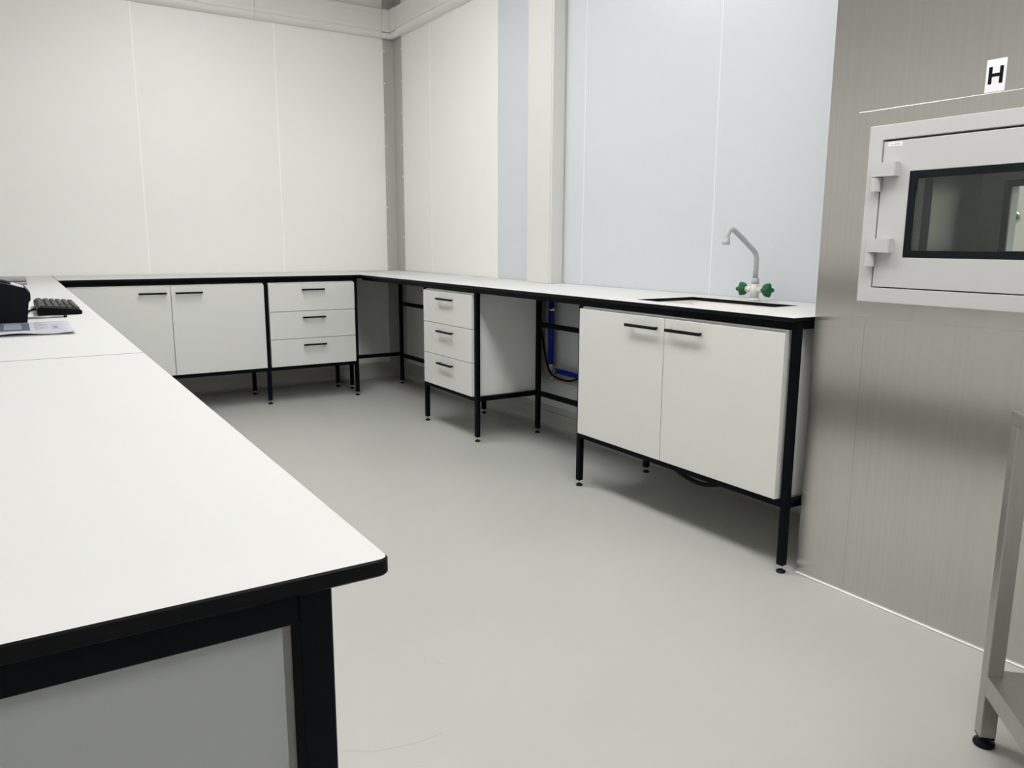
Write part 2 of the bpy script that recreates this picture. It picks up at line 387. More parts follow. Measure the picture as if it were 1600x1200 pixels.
slab('worktop', [(-D, -1.7815), (-0.004, -1.7815), (-0.004, -0.004), (-D, -0.004)], 'white worktop piece in the far right corner of the bench run')
slab('worktop', [(-D, -E_), (-0.0025, -E_), (-0.0025, -2.3885), (-D, -2.3885)], 'white worktop with black edge holding the sink on the right', hole=SINK)
slab('worktop', [(-D, -2.3880), (-0.0025, -2.3880), (-0.0025, -1.7820), (-D, -1.7820)], 'white worktop piece in front of the boxed column')
def rounded(poly, idx, r, k=6):
    p0, p1, p2 = Vector(poly[idx-1]), Vector(poly[idx]), Vector(poly[(idx+1) % len(poly)])
    a = p1+(p0-p1).normalized()*r; b = p1+(p2-p1).normalized()*r
    pts = [tuple(((1-t)**2*a+2*t*(1-t)*p1+t*t*b)) for t in [i/k for i in range(k+1)]]
    return poly[:idx]+pts+poly[idx+1:]
XB = -3.40
slab('worktop', rounded([(XB, -B_), (-A, -B_), (-A, -4.3270), (XB, -4.3270)], 1, 0.012), 'nearest white worktop in the foreground with a rounded black-edged corner')
slab('worktop', [(XB, -4.3262), (-A, -4.3262), (-A, -0.0025), (XB, -0.0025)], 'white left bench worktop carrying the keyboard and papers')

# ------------------------------------------------------------------ black steel frames
LZ0, LZ1 = 0.028, H-SL-0.0004
RT0, RT1 = 0.8595, H-SL-0.0004          # top rail
RB0, RB1 = 0.2375, 0.2635               # low rail
h = LEG/2
bm = bmesh.new(); box(bm, -h, h, -h, h, LZ0, LZ1, bev=0.0015); LEGM = finish(bm, 'leg', M['black'])
bm = bmesh.new()
sweep(bm, [(0, 0, 0.0), (0, 0, 0.002), (0, 0, 0.006), (0, 0, 0.010)], [0.015, 0.0165, 0.0165, 0.009], 14); FOOTM = finish(bm, 'foot_pad', M['rubber'])
bm = bmesh.new(); sweep(bm, [(0, 0, 0.0098), (0, 0, 0.0278)], 0.0055, 10); STEMM = finish(bm, 'foot_stem', M['chrome'])
def legs(t, spots):
    L = []
    for x, y in spots:
        l = link('leg', LEGM, t, Vector((x, y, 0))-wloc(t))
        link('foot_stem', STEMM, l, Vector((0, 0, 0))); link('foot_pad', FOOTM, l, Vector((0, 0, 0)))
        L.append(l)
    return L
def rail(t, a, b, z0, z1):
    """rail between leg centres a and b (axis aligned)"""
    (x0, y0), (x1, y1) = a, b
    if abs(x0-x1) < 1e-6:
        s = sorted((y0, y1)); d = (x0-h, x0+h, s[0]+h, s[1]-h, z0, z1)
    else:
        s = sorted((x0, x1)); d = (s[0]+h, s[1]-h, y0-h, y0+h, z0, z1)
    return boxobj('rail', d, M['black'], t, bev=0.0012)
XF, XR = -0.5763, -0.1551               # right run: front and rear leg lines
Y0, Y1, Y2, Y3 = -1.7094, -2.358, -3.3329, -4.506
YC = -0.3918
t = thing('bench_frame', 'long black square-tube frame running under the right wall bench into the corner', 'bench frame', (XF, (Y0+Y3)/2, 0))
for ya, yb, behind in ((Y0, Y1, False), (Y2, Y3, True)):
    P = [(XF, ya), (XF, yb), (XR, ya), (XR, yb)]
    legs(t, P)
    for a, b in ((0, 1), (2, 3), (0, 2), (1, 3)):
        if (a, b) == (2, 3) and behind: boxobj('rail', (XR+h, XR+h+0.022, yb-h, ya+h, RT0, RT1), M['black'], t, bev=0.0012)   # clears the sink bowl
        else: rail(t, P[a], P[b], RT0, RT1)
        rail(t, P[a], P[b], RB0, RB1)
for z0, z1 in ((0.648, 0.675), (0.2345, 0.2605), (RT0, RT1)): rail(t, (XR, Y1), (XR, Y2), z0, z1)
rail(t, (XF, Y1), (XF, Y2), RT0, RT1)
legs(t, [(XR, YC), (-0.585, YC)])
for z0, z1 in ((0.640, 0.666), (0.222, 0.248), (RT0, RT1)): rail(t, (XR, YC), (XR, Y0), z0, z1)
rail(t, (-0.585, YC), (XR, YC), 0.2325, 0.2585); rail(t, (-0.585, YC), (XR, YC), RT0, RT1)
boxobj('rail', (XF-h, XF+h, Y0+h, -D2+0.04, RT0, RT1), M['black'], t, bev=0.0012)
YM, YR = -0.6729, -0.2503               # back run
X1, X2, X3 = -0.6495, -1.3014, -2.512
t = thing('bench_frame', 'long black square-tube frame of the back wall bench', 'bench frame', (X2, YM, 0))
P = [(X1, YM), (X2, YM), (X3, YM)]; Q = [(X1, YR), (X2, YR), (X3, YR)]
legs(t, P+Q)
for L in (P, Q):
    for a, b in ((0, 1), (1, 2)):
        rail(t, L[a], L[b], RT0, RT1); rail(t, L[a], L[b], RB0, RB1)
for a, b in zip(P, Q): rail(t, a, b, RT0, RT1); rail(t, a, b, RB0, RB1)
# left bench frame
XA = -2.603; LY = [-5.637, -4.435, -3.233, -2.031, -0.829]; XA2 = -3.33
t = thing('bench_frame', 'large black square-tube frame of the foreground left bench', 'bench frame', (XA, -3.2, 0))
P = [(XA, y) for y in LY]; Q = [(XA2, y) for y in LY]
legs(t, P+Q)
for L in (P, Q):
    for a, b in zip(L, L[1:]): rail(t, a, b, RT0, RT1); rail(t, a, b, RB0, RB1)
for a, b in zip(P, Q): rail(t, a, b, RT0, RT1); rail(t, a, b, RB0, RB1)

# ------------------------------------------------------------------ cabinets (built in local axes, then turned to the wall they serve)
def handle_mesh(L, proud):
    bm = bmesh.new()
    box(bm, -L/2, L/2, -proud-0.005, -proud+0.005, -0.006, 0.006, bev=0.0012)
    for s in (-1, 1): box(bm, s*(L/2-0.016)-0.0045, s*(L/2-0.016)+0.0045, -proud+0.005, -0.0003, -0.0045, 0.0045, bev=0.0008)
    return finish(bm, 'handle', M['rubber'])
HB = handle_mesh(0.167, 0.022); HR = handle_mesh(0.188, 0.022)
def cabinet(name, label, cat, origin, rz, W, depth, kind, hm, split=None, zb=0.2655, zt=0.846, open_top=False):
    """local: x along the front (0..W), y=0 front face plane going back to +depth, z up"""
    t = thing(name, label, cat, origin); t.rotation_euler = (0, 0, rz)
    g, th = 0.0015, 0.018
    bm = bmesh.new(); y0, y1 = th+0.001, depth; zc1 = 0.8555; zb0 = zb-0.001
    box(bm, 0.001, 0.017, y0, y1, zb0, zc1); box(bm, W-0.017, W-0.001, y0, y1, zb0, zc1)
    box(bm, 0.017, W-0.017, y0, y1, zb0, zb0+0.016); box(bm, 0.017, W-0.017, y0, y0+0.05 if open_top else y1, zc1-0.016, zc1); box(bm, 0.017, W-0.017, y1-0.008, y1, zb0+0.016, zc1-0.016)
    link('carcass', finish(bm, 'carcass', M['carcass']), t, Vector((0, 0, 0)))
    def leaf(nm, x0, x1, z0, z1):
        bm = bmesh.new(); box(bm, x0-(x0+x1)/2, x1-(x0+x1)/2, 0, th, z0-(z0+z1)/2, z1-(z0+z1)/2, bev=0.001)
        return link(nm, finish(bm, nm, M['front']), t, Vector(((x0+x1)/2, 0, (z0+z1)/2)))
    if kind == 'drawers':
        for z0, z1, hz in ((zb, 0.4585-g, 0.412), (0.4585+g, 0.653-g, 0.608), (0.653+g, zt, 0.804)):
            d = leaf('drawer', 0, W, z0, z1)
            link('handle', hm, d, Vector((0, 0, hz-(z0+z1)/2)))
    else:
        s = split if split else W/2
        HL = 0.188 if hm is HR else 0.167
        for x0, x1, hx in ((0, s-g, s-0.026-HL/2), (s+g, W, s+0.026+HL/2)):
            d = leaf('door', x0, x1, zb, zt)
            link('handle', hm, d, Vector((hx-(x0+x1)/2, 0, 0.8045-(zb+zt)/2)))
    return t
# back wall: front faces -y, rotation 0; front plane at YM-0.031
cabinet('cabinet', 'white two-door cabinet on the back wall beside the left bench', 'cabinet', (-2.497, -0.7039, 0), 0, 1.179, 0.44, 'doors', HB, split=0.583)
cabinet('drawer_unit', 'white three-drawer unit on the back wall near the corner', 'drawer unit', (-1.2865, -0.7039, 0), 0, 0.622, 0.44, 'drawers', HB)
# right wall: front faces -x; rotation -90 deg (local x -> -y, local y -> +x)
R9 = -math.pi/2
cabinet('drawer_unit', 'white three-drawer unit on the right wall with its grey side panel showing', 'drawer unit', (-0.6063, Y0-h-0.0105, 0), R9, 0.6125, 0.44, 'drawers', HR)
cabinet('sink_cabinet', 'large white two-door cabinet under the sink by the steel wall', 'cabinet', (-0.6063, Y2-h-0.003, 0), R9, 1.133, 0.475, 'doors', HR, split=0.5535, open_top=True)
# left bench: front faces +x; rotation +90 (local x -> +y, local y -> -x)
for i, (a, b) in enumerate(zip(LY, LY[1:])):
    lab = ['white two-door cabinet under the nearest end of the left bench', 'white two-door cabinet second from the near end of the left bench', 'white two-door cabinet third from the near end of the left bench', 'white two-door cabinet under the far end of the left bench'][i]
    cabinet('cabinet', lab, 'cabinet', (XA+0.0215, a+h+0.003, 0), math.pi/2, (b-a)-2*h-0.006, 0.72, 'doors', HB)
# end panel closing the near end of the left bench
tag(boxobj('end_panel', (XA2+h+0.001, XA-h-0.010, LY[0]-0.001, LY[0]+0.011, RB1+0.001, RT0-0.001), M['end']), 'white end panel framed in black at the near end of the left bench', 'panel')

# ------------------------------------------------------------------ sink, tap
s0, s1, s2, s3 = SINK
tk = thing('sink', 'white rectangular sink set under the cut-out in the right worktop', 'sink', ((s0+s1)/2, (s2+s3)/2, 0.70))
bm = bmesh.new()
zt_, zb_ = H-SL-0.0004, 0.866-0.16
o4 = [(s0-0.02, s2-0.02), (s1+0.02, s2-0.02), (s1+0.02, s3+0.02), (s0-0.02, s3+0.02)]
i4 = [(s0-0.002, s2-0.002), (s1+0.002, s2-0.002), (s1+0.002, s3+0.002), (s0-0.002, s3+0.002)]
b4 = [(s0+0.02, s2+0.02), (s1-0.02, s2+0.02), (s1-0.02, s3-0.02), (s0+0.02, s3-0.02)]
rings = [[bm.verts.new((*p, zb_-0.008)) for p in b4], [bm.verts.new((*p, zt_-0.03)) for p in o4], [bm.verts.new((*p, zt_)) for p in o4], [bm.verts.new((*p, zt_)) for p in i4], [bm.verts.new((*p, zt_-0.012)) for p in i4], [bm.verts.new((*p, zb_+0.01)) for p in b4]]
for a, b in zip(rings, rings[1:]):
    for i in range(4): bm.faces.new((a[i], a[(i+1) % 4], b[(i+1) % 4], b[i]))
bm.faces.new(rings[0][::-1]); bm.faces.new(rings[-1])
obj('bowl', bm, M['sink'], tk)
bm = bmesh.new(); cyl(bm, ((s0+s1)/2, (s2+s3)/2, zb_+0.0102), ((s0+s1)/2, (s2+s3)/2, zb_+0.014), 0.035, 20); obj('drain', bm, M['chrome'], tk)

TX, TY = -0.112, -3.919
tp = thing('lab_tap', 'pale grey swan-neck tap with two green knobs behind the sink', 'tap', (TX, TY, H))
bm = bmesh.new()
sweep(bm, [(TX, TY, H+0.0004), (TX, TY, H+0.006), (TX, TY, H+0.009), (TX, TY, H+0.012)], [0.027, 0.027, 0.024, 0.020], 24)
sweep(bm, [(TX, TY, H+0.011), (TX, TY, H+0.072)], 0.0185, 24)
obj('body', bm, M['tap_body'], tp)
bm = bmesh.new()
sweep(bm, [(TX, TY, H+0.072), (TX, TY, H+0.074), (TX, TY, H+0.094), (TX, TY, H+0.096)], [0.013, 0.0165, 0.0165, 0.013], 20)
obj('collar', bm, M['tap'], tp)
bm = bmesh.new()
path = [Vector((TX, TY, H+0.09)), Vector((TX, TY, 1.060))] + arc((TX, TY, 1.070), (TX, TY, 1.097), (TX-0.022, TY, 1.113), 6)
path += arc((-0.245, TY, 1.187), (-0.283, TY, 1.214), (-0.297, TY, 1.166), 10) + [Vector((-0.298, TY, 1.160))]
sweep(bm, path, 0.0105, 16)
obj('spout', bm, M['tap'], tp)
bm = bmesh.new()
sweep(bm, [(-0.298, TY, 1.164), (-0.2985, TY, 1.161), (-0.299, TY, 1.154), (-0.2992, TY, 1.153), (-0.30, TY, 1.136), (-0.30, TY, 1.134)], [0.0130, 0.0140, 0.0140, 0.0158, 0.0152, 0.013], 20)
obj('outlet_nozzle', bm, M['tap'], tp)
for s in (1, -1):
    bm = bmesh.new(); cyl(bm, (TX, TY+s*0.015, H+0.048), (TX, TY+s*0.042, H+0.048), 0.0125, 18); v = obj('valve_stem', bm, M['tap_body'], tp)
    bm = bmesh.new(); cyl(bm, (TX, TY+s*0.0421, H+0.048), (TX, TY+s*0.0445, H+0.048), 0.0135, 18); obj('ring', bm, M['orange'], tp)
    bm = bmesh.new()
    # fluted cross knob, lobes turned a little
    rings = []
    for yy, sc_ in ((0.0446, 0.62), (0.050, 0.85), (0.060, 1.0), (0.076, 1.08), (0.080, 1.0)):
        ring = []
        for k in range(32):
            a = 2*math.pi*k/32 + 0.25
            r = (0.0215 + 0.0065*math.cos(4*a))*sc_
            ring.append(bm.verts.new((TX+r*math.cos(a), TY+s*yy, H+0.048+r*math.sin(a))))
        rings.append(ring)
    for a, b in zip(rings, rings[1:]):
        for k in range(32):
            f = bm.faces.new((a[k], a[(k+1) % 32], b[(k+1) % 32], b[k])); f.smooth = True
    bm.faces.new(rings[0][::-1]); bm.faces.new(rings[-1])
    obj('knob', bm, M['green'], tp)

# ------------------------------------------------------------------ pipes in the open bay
pb = thing('blue_pipe', 'bright blue insulated pipe elbowing along the wall in the open bay', 'pipe', (-0.05, -2.35, 0.38))
PX, PY, PZ = -0.058, -2.348, 0.380
bm = bmesh.new(); sweep(bm, [(PX, PY, 0.415), (PX, PY, 0.884)], 0.0158, 18); obj('pipe_length', bm, M['blue'], pb)
bm = bmesh.new(); sweep(bm, [(PX, PY-0.05, PZ), (PX, -3.30, PZ-0.01)], 0.0158, 18); obj('pipe_length', bm, M['blue'], pb)
bm = bmesh.new(); sweep(bm, [Vector((PX, PY, 0.416))]+arc((PX, PY, 0.405), (PX, PY, PZ), (PX, PY-0.03, PZ), 8)+[Vector((PX, PY-0.051, PZ))], 0.0140, 16); obj('pipe_elbow', bm, M['pipe'], pb)
for p, ax in (((PX, PY, 0.745), 2), ((PX, PY-0.058, PZ), 1)):
    bm = bmesh.new(); a = Vector(p); d = Vector((0, 0, 0.009)) if ax == 2 else Vector((0, 0.009, 0))
    cyl(bm, a-d, a+d, 0.0200, 18)
    q = a + (Vector((0, -0.022, 0)) if ax == 2 else Vector((0, 0, 0.022)))
    box(bm, q.x-0.006, q.x+0.006, q.y-0.006, q.y+0.006, q.z-0.006, q.z+0.006, bev=0.001)
    obj('clamp', bm, M['chrome'], pb)
wp = thing('waste_pipe', 'cream plastic waste pipe elbowing low behind the blue pipe', 'pipe', (-0.04, -2.29, 0.33))
WY, WZ = -2.262, 0.322; WX = -0.030
bm = bmesh.new(); sweep(bm, [(WX, WY, 0.884), (WX, WY, 0.40)], 0.0125, 14); obj('pipe_length', bm, M['pipe'], wp)
bm = bmesh.new(); sweep(bm, [Vector((WX, WY, 0.42))]+arc((WX, WY, 0.385), (WX, WY, WZ), (WX, WY-0.055, WZ), 8)+[Vector((WX, WY-0.09, WZ))], 0.0155, 14); obj('pipe_elbow', bm, M['pipe'], wp)
bm = bmesh.new(); sweep(bm, [(WX, WY-0.085, WZ), (WX, -3.3, WZ-0.004)], 0.0135, 14); obj('pipe_length', bm, M['pipe'], wp)
bm = bmesh.new(); cx = -0.080
ctl = [(cx, -2.20, 0.70), (cx, -2.255, 0.63), (cx, -2.284, 0.585), (cx, -2.314, 0.495), (cx, -2.350, 0.395), (cx, -2.412, 0.351), (cx, -2.503, 0.339), (cx, -2.579, 0.345), (cx, -2.66, 0.371), (cx, -2.75, 0.40)]
def smooth_path(P, k=6):
    P = [Vector(p) for p in P]; out = []
    for i in range(len(P)-1):
        a, b, c, d = P[max(i-1, 0)], P[i], P[i+1], P[min(i+2, len(P)-1)]
        for j in range(k):
            t = j/k
            out.append(0.5*((2*b)+(c-a)*t+(2*a-5*b+4*c-d)*t*t+(3*b-a-3*c+d)*t**3))
    return out+[P[-1]]
sweep(bm, smooth_path(ctl), 0.0055, 8); tag(obj('cable', bm, M['rubber']), 'thin black cable looping beside the blue pipe', 'cable')
bm = bmesh.new()
sweep(bm, smooth_path([(-0.36, -3.60, 0.2235), (-0.36, -3.70, 0.170), (-0.36, -3.80, 0.136), (-0.36, -3.90, 0.126), (-0.36, -3.98, 0.142), (-0.36, -4.06, 0.175), (-0.36, -4.12, 0.2235)]), 0.009, 10)
tag(obj('drain_hose', bm, M['rubber']), 'black hose sagging below the sink cabinet', 'hose')

# ------------------------------------------------------------------ pass-through hatch
ht = thing('pass_through_hatch', 'pale grey pass-through hatch with hinged window door in the steel wall', 'hatch', (XS, -5.035, 1.2))
bm = bmesh.new(); ring_yz(bm, XS-0.0032, XS-0.0002, -5.428, -4.643, 0.9155, 1.537, OY1, OY0, OZ0, OZ1, bev=0.0007); obj('mounting_plate', bm, M['steel'], ht)
FX = XS-0.016
bm = bmesh.new(); ring_yz(bm, FX, XS-0.0033, -5.378, -4.694, 0.9655, 1.4885, -5.335, -4.738, 1.0095, 1.4455, bev=0.0015); obj('frame', bm, M['hatch'], ht)
# dark seal behind the rebate gap
bm = bmesh.new(); ring_yz(bm, XS-0.004, XS+0.03, -5.334, -4.739, 1.0105, 1.4445, -5.332, -4.7425, 1.0125, 1.4400); obj('seal', bm, M['gap'], ht)
DY0, DY1, DZ0, DZ1 = -5.3315, -4.7430, 1.0130, 1.4395
WY0, WY1, WZ0, WZ1 = -5.2410, -4.8310, 1.1015, 1.3495
dr = thing('door', '', '', (0, 0, 0)); 
for k in ('label', 'category'):
    del dr[k]
dr.parent = ht; dr.location = Vector((FX, -5.035, 1.22))-wloc(ht)
bm = bmesh.new(); ring_yz(bm, FX, XS+0.035, DY0, DY1, DZ0, DZ1, WY0, WY1, WZ0, WZ1, bev=0.0014); obj('door_leaf', bm, M['hatch'], dr)
bm = bmesh.new(); ring_yz(bm, FX+0.001, FX+0.010, WY0+0.0005, WY1-0.0005, WZ0+0.0005, WZ1-0.0005, WY0+0.022, WY1-0.022, WZ0+0.021, WZ1-0.021); obj('window_gasket', bm, M['gasket'], dr)
boxobj('glass_pane', (FX+0.0060, FX+0.0075, WY0+0.0222, WY1-0.0222, WZ0+0.0212, WZ1-0.0212), M['glass'], dr)
bm = bmesh.new(); ring_yz(bm, FX+0.0102, XS+0.035, WY0+0.001, WY1-0.001, WZ0+0.001, WZ1-0.001, WY0+0.018, WY1-0.018, WZ0+0.017, WZ1-0.017); obj('window_reveal', bm, M['white_trim'], dr)
# hinges
for zt0 in (1.338, 1.1165):
    hg = thing('hinge', '', '', (0, 0, 0))
    for k in ('label', 'category'): del hg[k]
    hg.parent = ht; hg.location = Vector((FX, -4.737, zt0))-wloc(ht)
    kx, ky, kr = FX-0.0115, -4.7345, 0.0145
    def cm(z0, z1, leaf):
        prof = []
        if leaf:      # knuckle rolled into a long leaf over the door
            prof = [(kx-kr*math.cos(a), ky+kr*math.sin(a)) for a in [math.radians(d) for d in range(0, 181, 15)]]
            prof = [(kx+kr*math.cos(a), ky+kr*math.sin(a)) for a in [math.radians(d) for d in range(0, 181, 15)]]
            prof = prof + [(kx-kr, -4.797), (kx-kr+0.003, -4.8005), (FX-0.0004, -4.8005), (FX-0.0004, ky)]
            prof[0] = (FX-0.0004, ky+kr*0.5)
            prof = [q for q in prof if q[0] <= FX-0.0003]
        else:
            prof = [(kx+kr*math.cos(a), ky+kr*math.sin(a)) for a in [math.radians(d) for d in range(0, 360, 15)]]
            prof = [(min(q[0], FX-0.0004), q[1]) for q in prof]
        bm = bmesh.new(); prism(bm, prof, z0, z1, lambda u, v, t: (u, v, t)); bmesh.ops.remove_doubles(bm, verts=bm.verts[:], dist=1e-6); return bm
    obj('hinge_leaf', cm(zt0, zt0+0.040, True), M['hatch'], hg)
    obj('hinge_knuckle', cm(zt0-0.0425, zt0-0.0025, False), M['hatch'], hg)
# small printed sticker on the door corner
st = boxobj('sticker', (FX-0.0008, FX-0.0001, -4.802, -4.757, 1.4245, 1.4365), M['label'], ht)
bm = bmesh.new()
for y0, wd, zz in ((-4.7665, 0.0035, 0.0035), (-4.7715, 0.0012, 0.001), (-4.7755, 0.0028, 0.0035), (-4.779, 0.0028, 0.0035), (-4.7825, 0.0028, 0.0035), (-4.786, 0.0028, 0.0035), (-4.7895, 0.0024, 0.0035)):
    box(bm, FX-0.0010, FX-0.0008, y0-wd, y0, 1.4285, 1.4285+zz)
obj('printed_marks', bm, M['print_mid'], st)
# box behind the door
bm = bmesh.new()
bx0, bx1 = XS+0.038, 0.04
box(bm, bx0, bx1, OY0+0.001, OY0+0.004, OZ0-0.004, OZ1+0.004); box(bm, bx0, bx1, OY1-0.004, OY1-0.001, OZ0-0.004, OZ1+0.004)
box(bm, bx0, bx1, OY1-0.001, OY0+0.001, OZ0-0.004, OZ0-0.001); box(bm, bx0, bx1, OY1-0.001, OY0+0.001, OZ1+0.001, OZ1+0.004)
obj('chamber', bm, M['steel_in'], ht)
bm = bmesh.new(); ring_yz(bm, XS+0.09, XS+0.094, OY1, OY0, OZ0, OZ1, OY1+0.108, OY0-0.108, OZ0+0.03, OZ1-0.03); obj('inner_flange', bm, M['steel_in'], ht)
bm = bmesh.new(); ring_yz(bm, 0.041, 0.075, -5.42, -4.65, 0.93, 1.52, -5.263, -4.807, 1.098, 1.352); obj('far_door', bm, M['hatch'], ht)
bm = bmesh.new(); ring_yz(bm, 0.041, 0.050, -5.2625, -4.8075, 1.0985, 1.3515, -5.240, -4.830, 1.120, 1.330); obj('far_gasket', bm, M['gasket'], ht)
bm = bmesh.new(); ring_yz(bm, 0.0505, 0.0995, -5.2625, -4.8075, 1.0985, 1.3515, -5.243, -4.827, 1.117, 1.333); obj('far_reveal', bm, M['white_trim'], ht)
boxobj('far_glass_pane', (0.044, 0.0455, -5.2398, -4.8302, 1.1202, 1.3298), M['glass'], ht)
# the letter sign above the hatch
sg = boxobj('letter_sign', (XS-0.0012, XS-0.0002, -5.0615, -5.0105, 1.5395, 1.6225), M['label']); tag(sg, 'white card with a bold black letter H on the steel wall', 'sign')
bm = bmesh.new()
box(bm, XS-0.0018, XS-0.0012, -5.0265, -5.0175, 1.5600, 1.6035); box(bm, XS-0.0018, XS-0.0012, -5.0545, -5.0455, 1.5600, 1.6035); box(bm, XS-0.0018, XS-0.0012, -5.0455, -5.0265, 1.5780, 1.5865)
obj('letter', bm, M['ink'], sg)
# door handle seen through both windows, on the far side
kb_ = thing('door_knob', 'round silver knob glimpsed through the hatch window', 'knob', (0.112, -4.815, 1.230))
bm = bmesh.new(); bmesh.ops.create_uvsphere(bm, u_segments=20, v_segments=12, radius=0.020)
for v in bm.verts: v.co.x *= 0.8
for f in bm.faces: f.smooth = True
link('knob_ball', finish(bm, 'knob_ball', M['chrome']), kb_, Vector((0, 0, 0)))

# ------------------------------------------------------------------ steel table at the right edge
ta = math.radians(-134.5)
e1 = Vector((math.cos(ta), math.sin(ta), 0)); e2 = Vector((-e1.y, e1.x, 0))      # e1 towards the camera, e2 to the right
if e2.x < 0: e2 = -e2
TC = Vector((-0.968, -5.3745, 0))
tt = thing('steel_table', 'brushed steel worktable with undershelf at the right edge', 'table', TC)
L1, L2, LW = 1.05, 0.50, 0.034
def tbox(name, a0, a1, b0, b1, z0, z1, bev, m=None, parent=None, seg=2):
    bm = bmesh.new(); box(bm, a0, a1, b0, b1, z0, z1, bev=bev, seg=seg)
    for v in bm.verts: v.co = TC + e1*v.co.x + e2*v.co.y + Vector((0, 0, v.co.z))
    return obj(name, bm, m or M['steel_table'], parent or tt)
tbox('table_top', -0.002, L1+0.002, -0.002, L2+0.002, 0.757, 0.790, 0.003)
for a, b in ((0, 0), (L1-LW, 0), (0, L2-LW), (L1-LW, L2-LW)):
    l = tbox('leg', a, a+LW, b, b+LW, 0.026, 0.7568, 0.002)
    c = TC + e1*(a+LW/2) + e2*(b+LW/2)
    bm = bmesh.new(); sweep(bm, [c, c+Vector((0, 0, 0.003)), c+Vector((0, 0, 0.010)), c+Vector((0, 0, 0.013)), c+Vector((0, 0, 0.022))], [0.021, 0.0235, 0.022, 0.013, 0.013], 20); obj('foot_pad', bm, M['rubber'], l)
    tbox('leg_cap', a+0.001, a+LW-0.001, b+0.001, b+LW-0.001, 0.021, 0.0258, 0.001, M['rubber'], l)
bm = bmesh.new(); box(bm, 0.0345, L1-0.0345, 0.001, 0.004, 0.132, 0.178); box(bm, 0.0345, L1-0.0345, L2-0.004, L2-0.001, 0.132, 0.178)
box(bm, 0.001, 0.004, 0.0345, L2-0.0345, 0.132, 0.178); box(bm, L1-0.004, L1-0.001, 0.0345, L2-0.0345, 0.132, 0.178)
box(bm, 0.0345, L1-0.0345, 0.001, L2-0.001, 0.178, 0.180); box(bm, 0.001, 0.0345, 0.0345, L2-0.0345, 0.178, 0.180); box(bm, L1-0.0345, L1-0.001, 0.0345, L2-0.0345, 0.178, 0.180)
for v in bm.verts: v.co = TC + e1*v.co.x + e2*v.co.y + Vector((0, 0, v.co.z))
obj('undershelf', bm, M['steel_table'], tt)

# ------------------------------------------------------------------ things on the left bench
ZT = H + 0.0004
# keyboard lying end-on: rows step across x, length along y
kx0, kx1, ky0, ky1 = -2.716, -2.588, -3.250, -2.805
kbd = thing('keyboard', 'black computer keyboard turned end-on on the left bench', 'keyboard', ((kx0+kx1)/2, (ky0+ky1)/2, H))
def ktop(x): return H + 0.017 + 0.011*(kx1-x)/(kx1-kx0)
bm = bmesh.new()
prof = [(kx0+0.003, ZT), (kx1-0.004, ZT), (kx1, ZT+0.006), (kx1-0.001, ZT+0.012), (kx1-0.010, ktop(kx1)), (kx0+0.008, ktop(kx0)), (kx0, ktop(kx0)-0.006), (kx0, ZT+0.005)]
prism(bm, prof, ky0, ky1, lambda u, v, t: (u, t, v))
obj('case', bm, M['kb'], kbd)
def keymesh(w_, d_):
    bm = bmesh.new(); hh = 0.0065
    b = [(-w_/2, -d_/2), (w_/2, -d_/2), (w_/2, d_/2), (-w_/2, d_/2)]
    lo = [bm.verts.new((*p, 0)) for p in b]; hi = [bm.verts.new((p[0]*0.82, p[1]*0.82, hh)) for p in b]
    for i in range(4): bm.faces.new((lo[i], lo[(i+1) % 4], hi[(i+1) % 4], hi[i]))
    bm.faces.new(hi); bm.faces.new(lo[::-1]); return finish(bm, 'key', M['key'])
PITCH = 0.0185
KM = {n: keymesh(0.0152, 0.0155*n + 0.0030*(n-1)) for n in (1, 1.5, 2, 6)}
rowx = [kx0+0.016+PITCH*i*1.02+(0.003 if i else 0) for i in range(6)]      # back row first
def key(r, yc, n):
    x = rowx[r]; o = link('key', KM[n], kbd, Vector((x, yc, ktop(x)-0.0002))-wloc(kbd)); o.rotation_euler = (0, math.atan2(0.011, kx1-kx0), 0)
for r in range(6):
    y = ky0+0.018
    if r >= 0:
        for c in range(4): key(r, y+PITCH*c, 1)           # number pad at the near end
    y = ky0+0.018+PITCH*4.4
    if r in (0, 1, 2, 5):
        for c in range(3): key(r, y+PITCH*c, 1)
    elif r == 4: key(r, y+PITCH, 1)
    y = ky0+0.018+PITCH*7.8
    if r == 0:
        for c in range(13): key(r, y+PITCH*(c*1.08), 1)
    elif r == 5:
        key(r, y+0.3*PITCH, 1.5); key(r, y+1.9*PITCH, 1.5); key(r, y+6.2*PITCH, 6); key(r, y+10.5*PITCH, 1.5); key(r, y+12.1*PITCH, 1.5)
    else:
        key(r, y+0.5*PITCH, 2)
        for c in range(12): key(r, y+PITCH*(c+2), 1)
bm = bmesh.new(); sweep(bm, smooth_path([(kx0-0.0005, -3.10, H+0.012), (kx0-0.012, -3.11, H+0.010), (kx0-0.03, -3.16, H+0.006), (kx0-0.06, -3.22, H+0.0045), (kx0-0.10, -3.24, H+0.0045)]), 0.004, 8); obj('cable', bm, M['kb'], kbd)
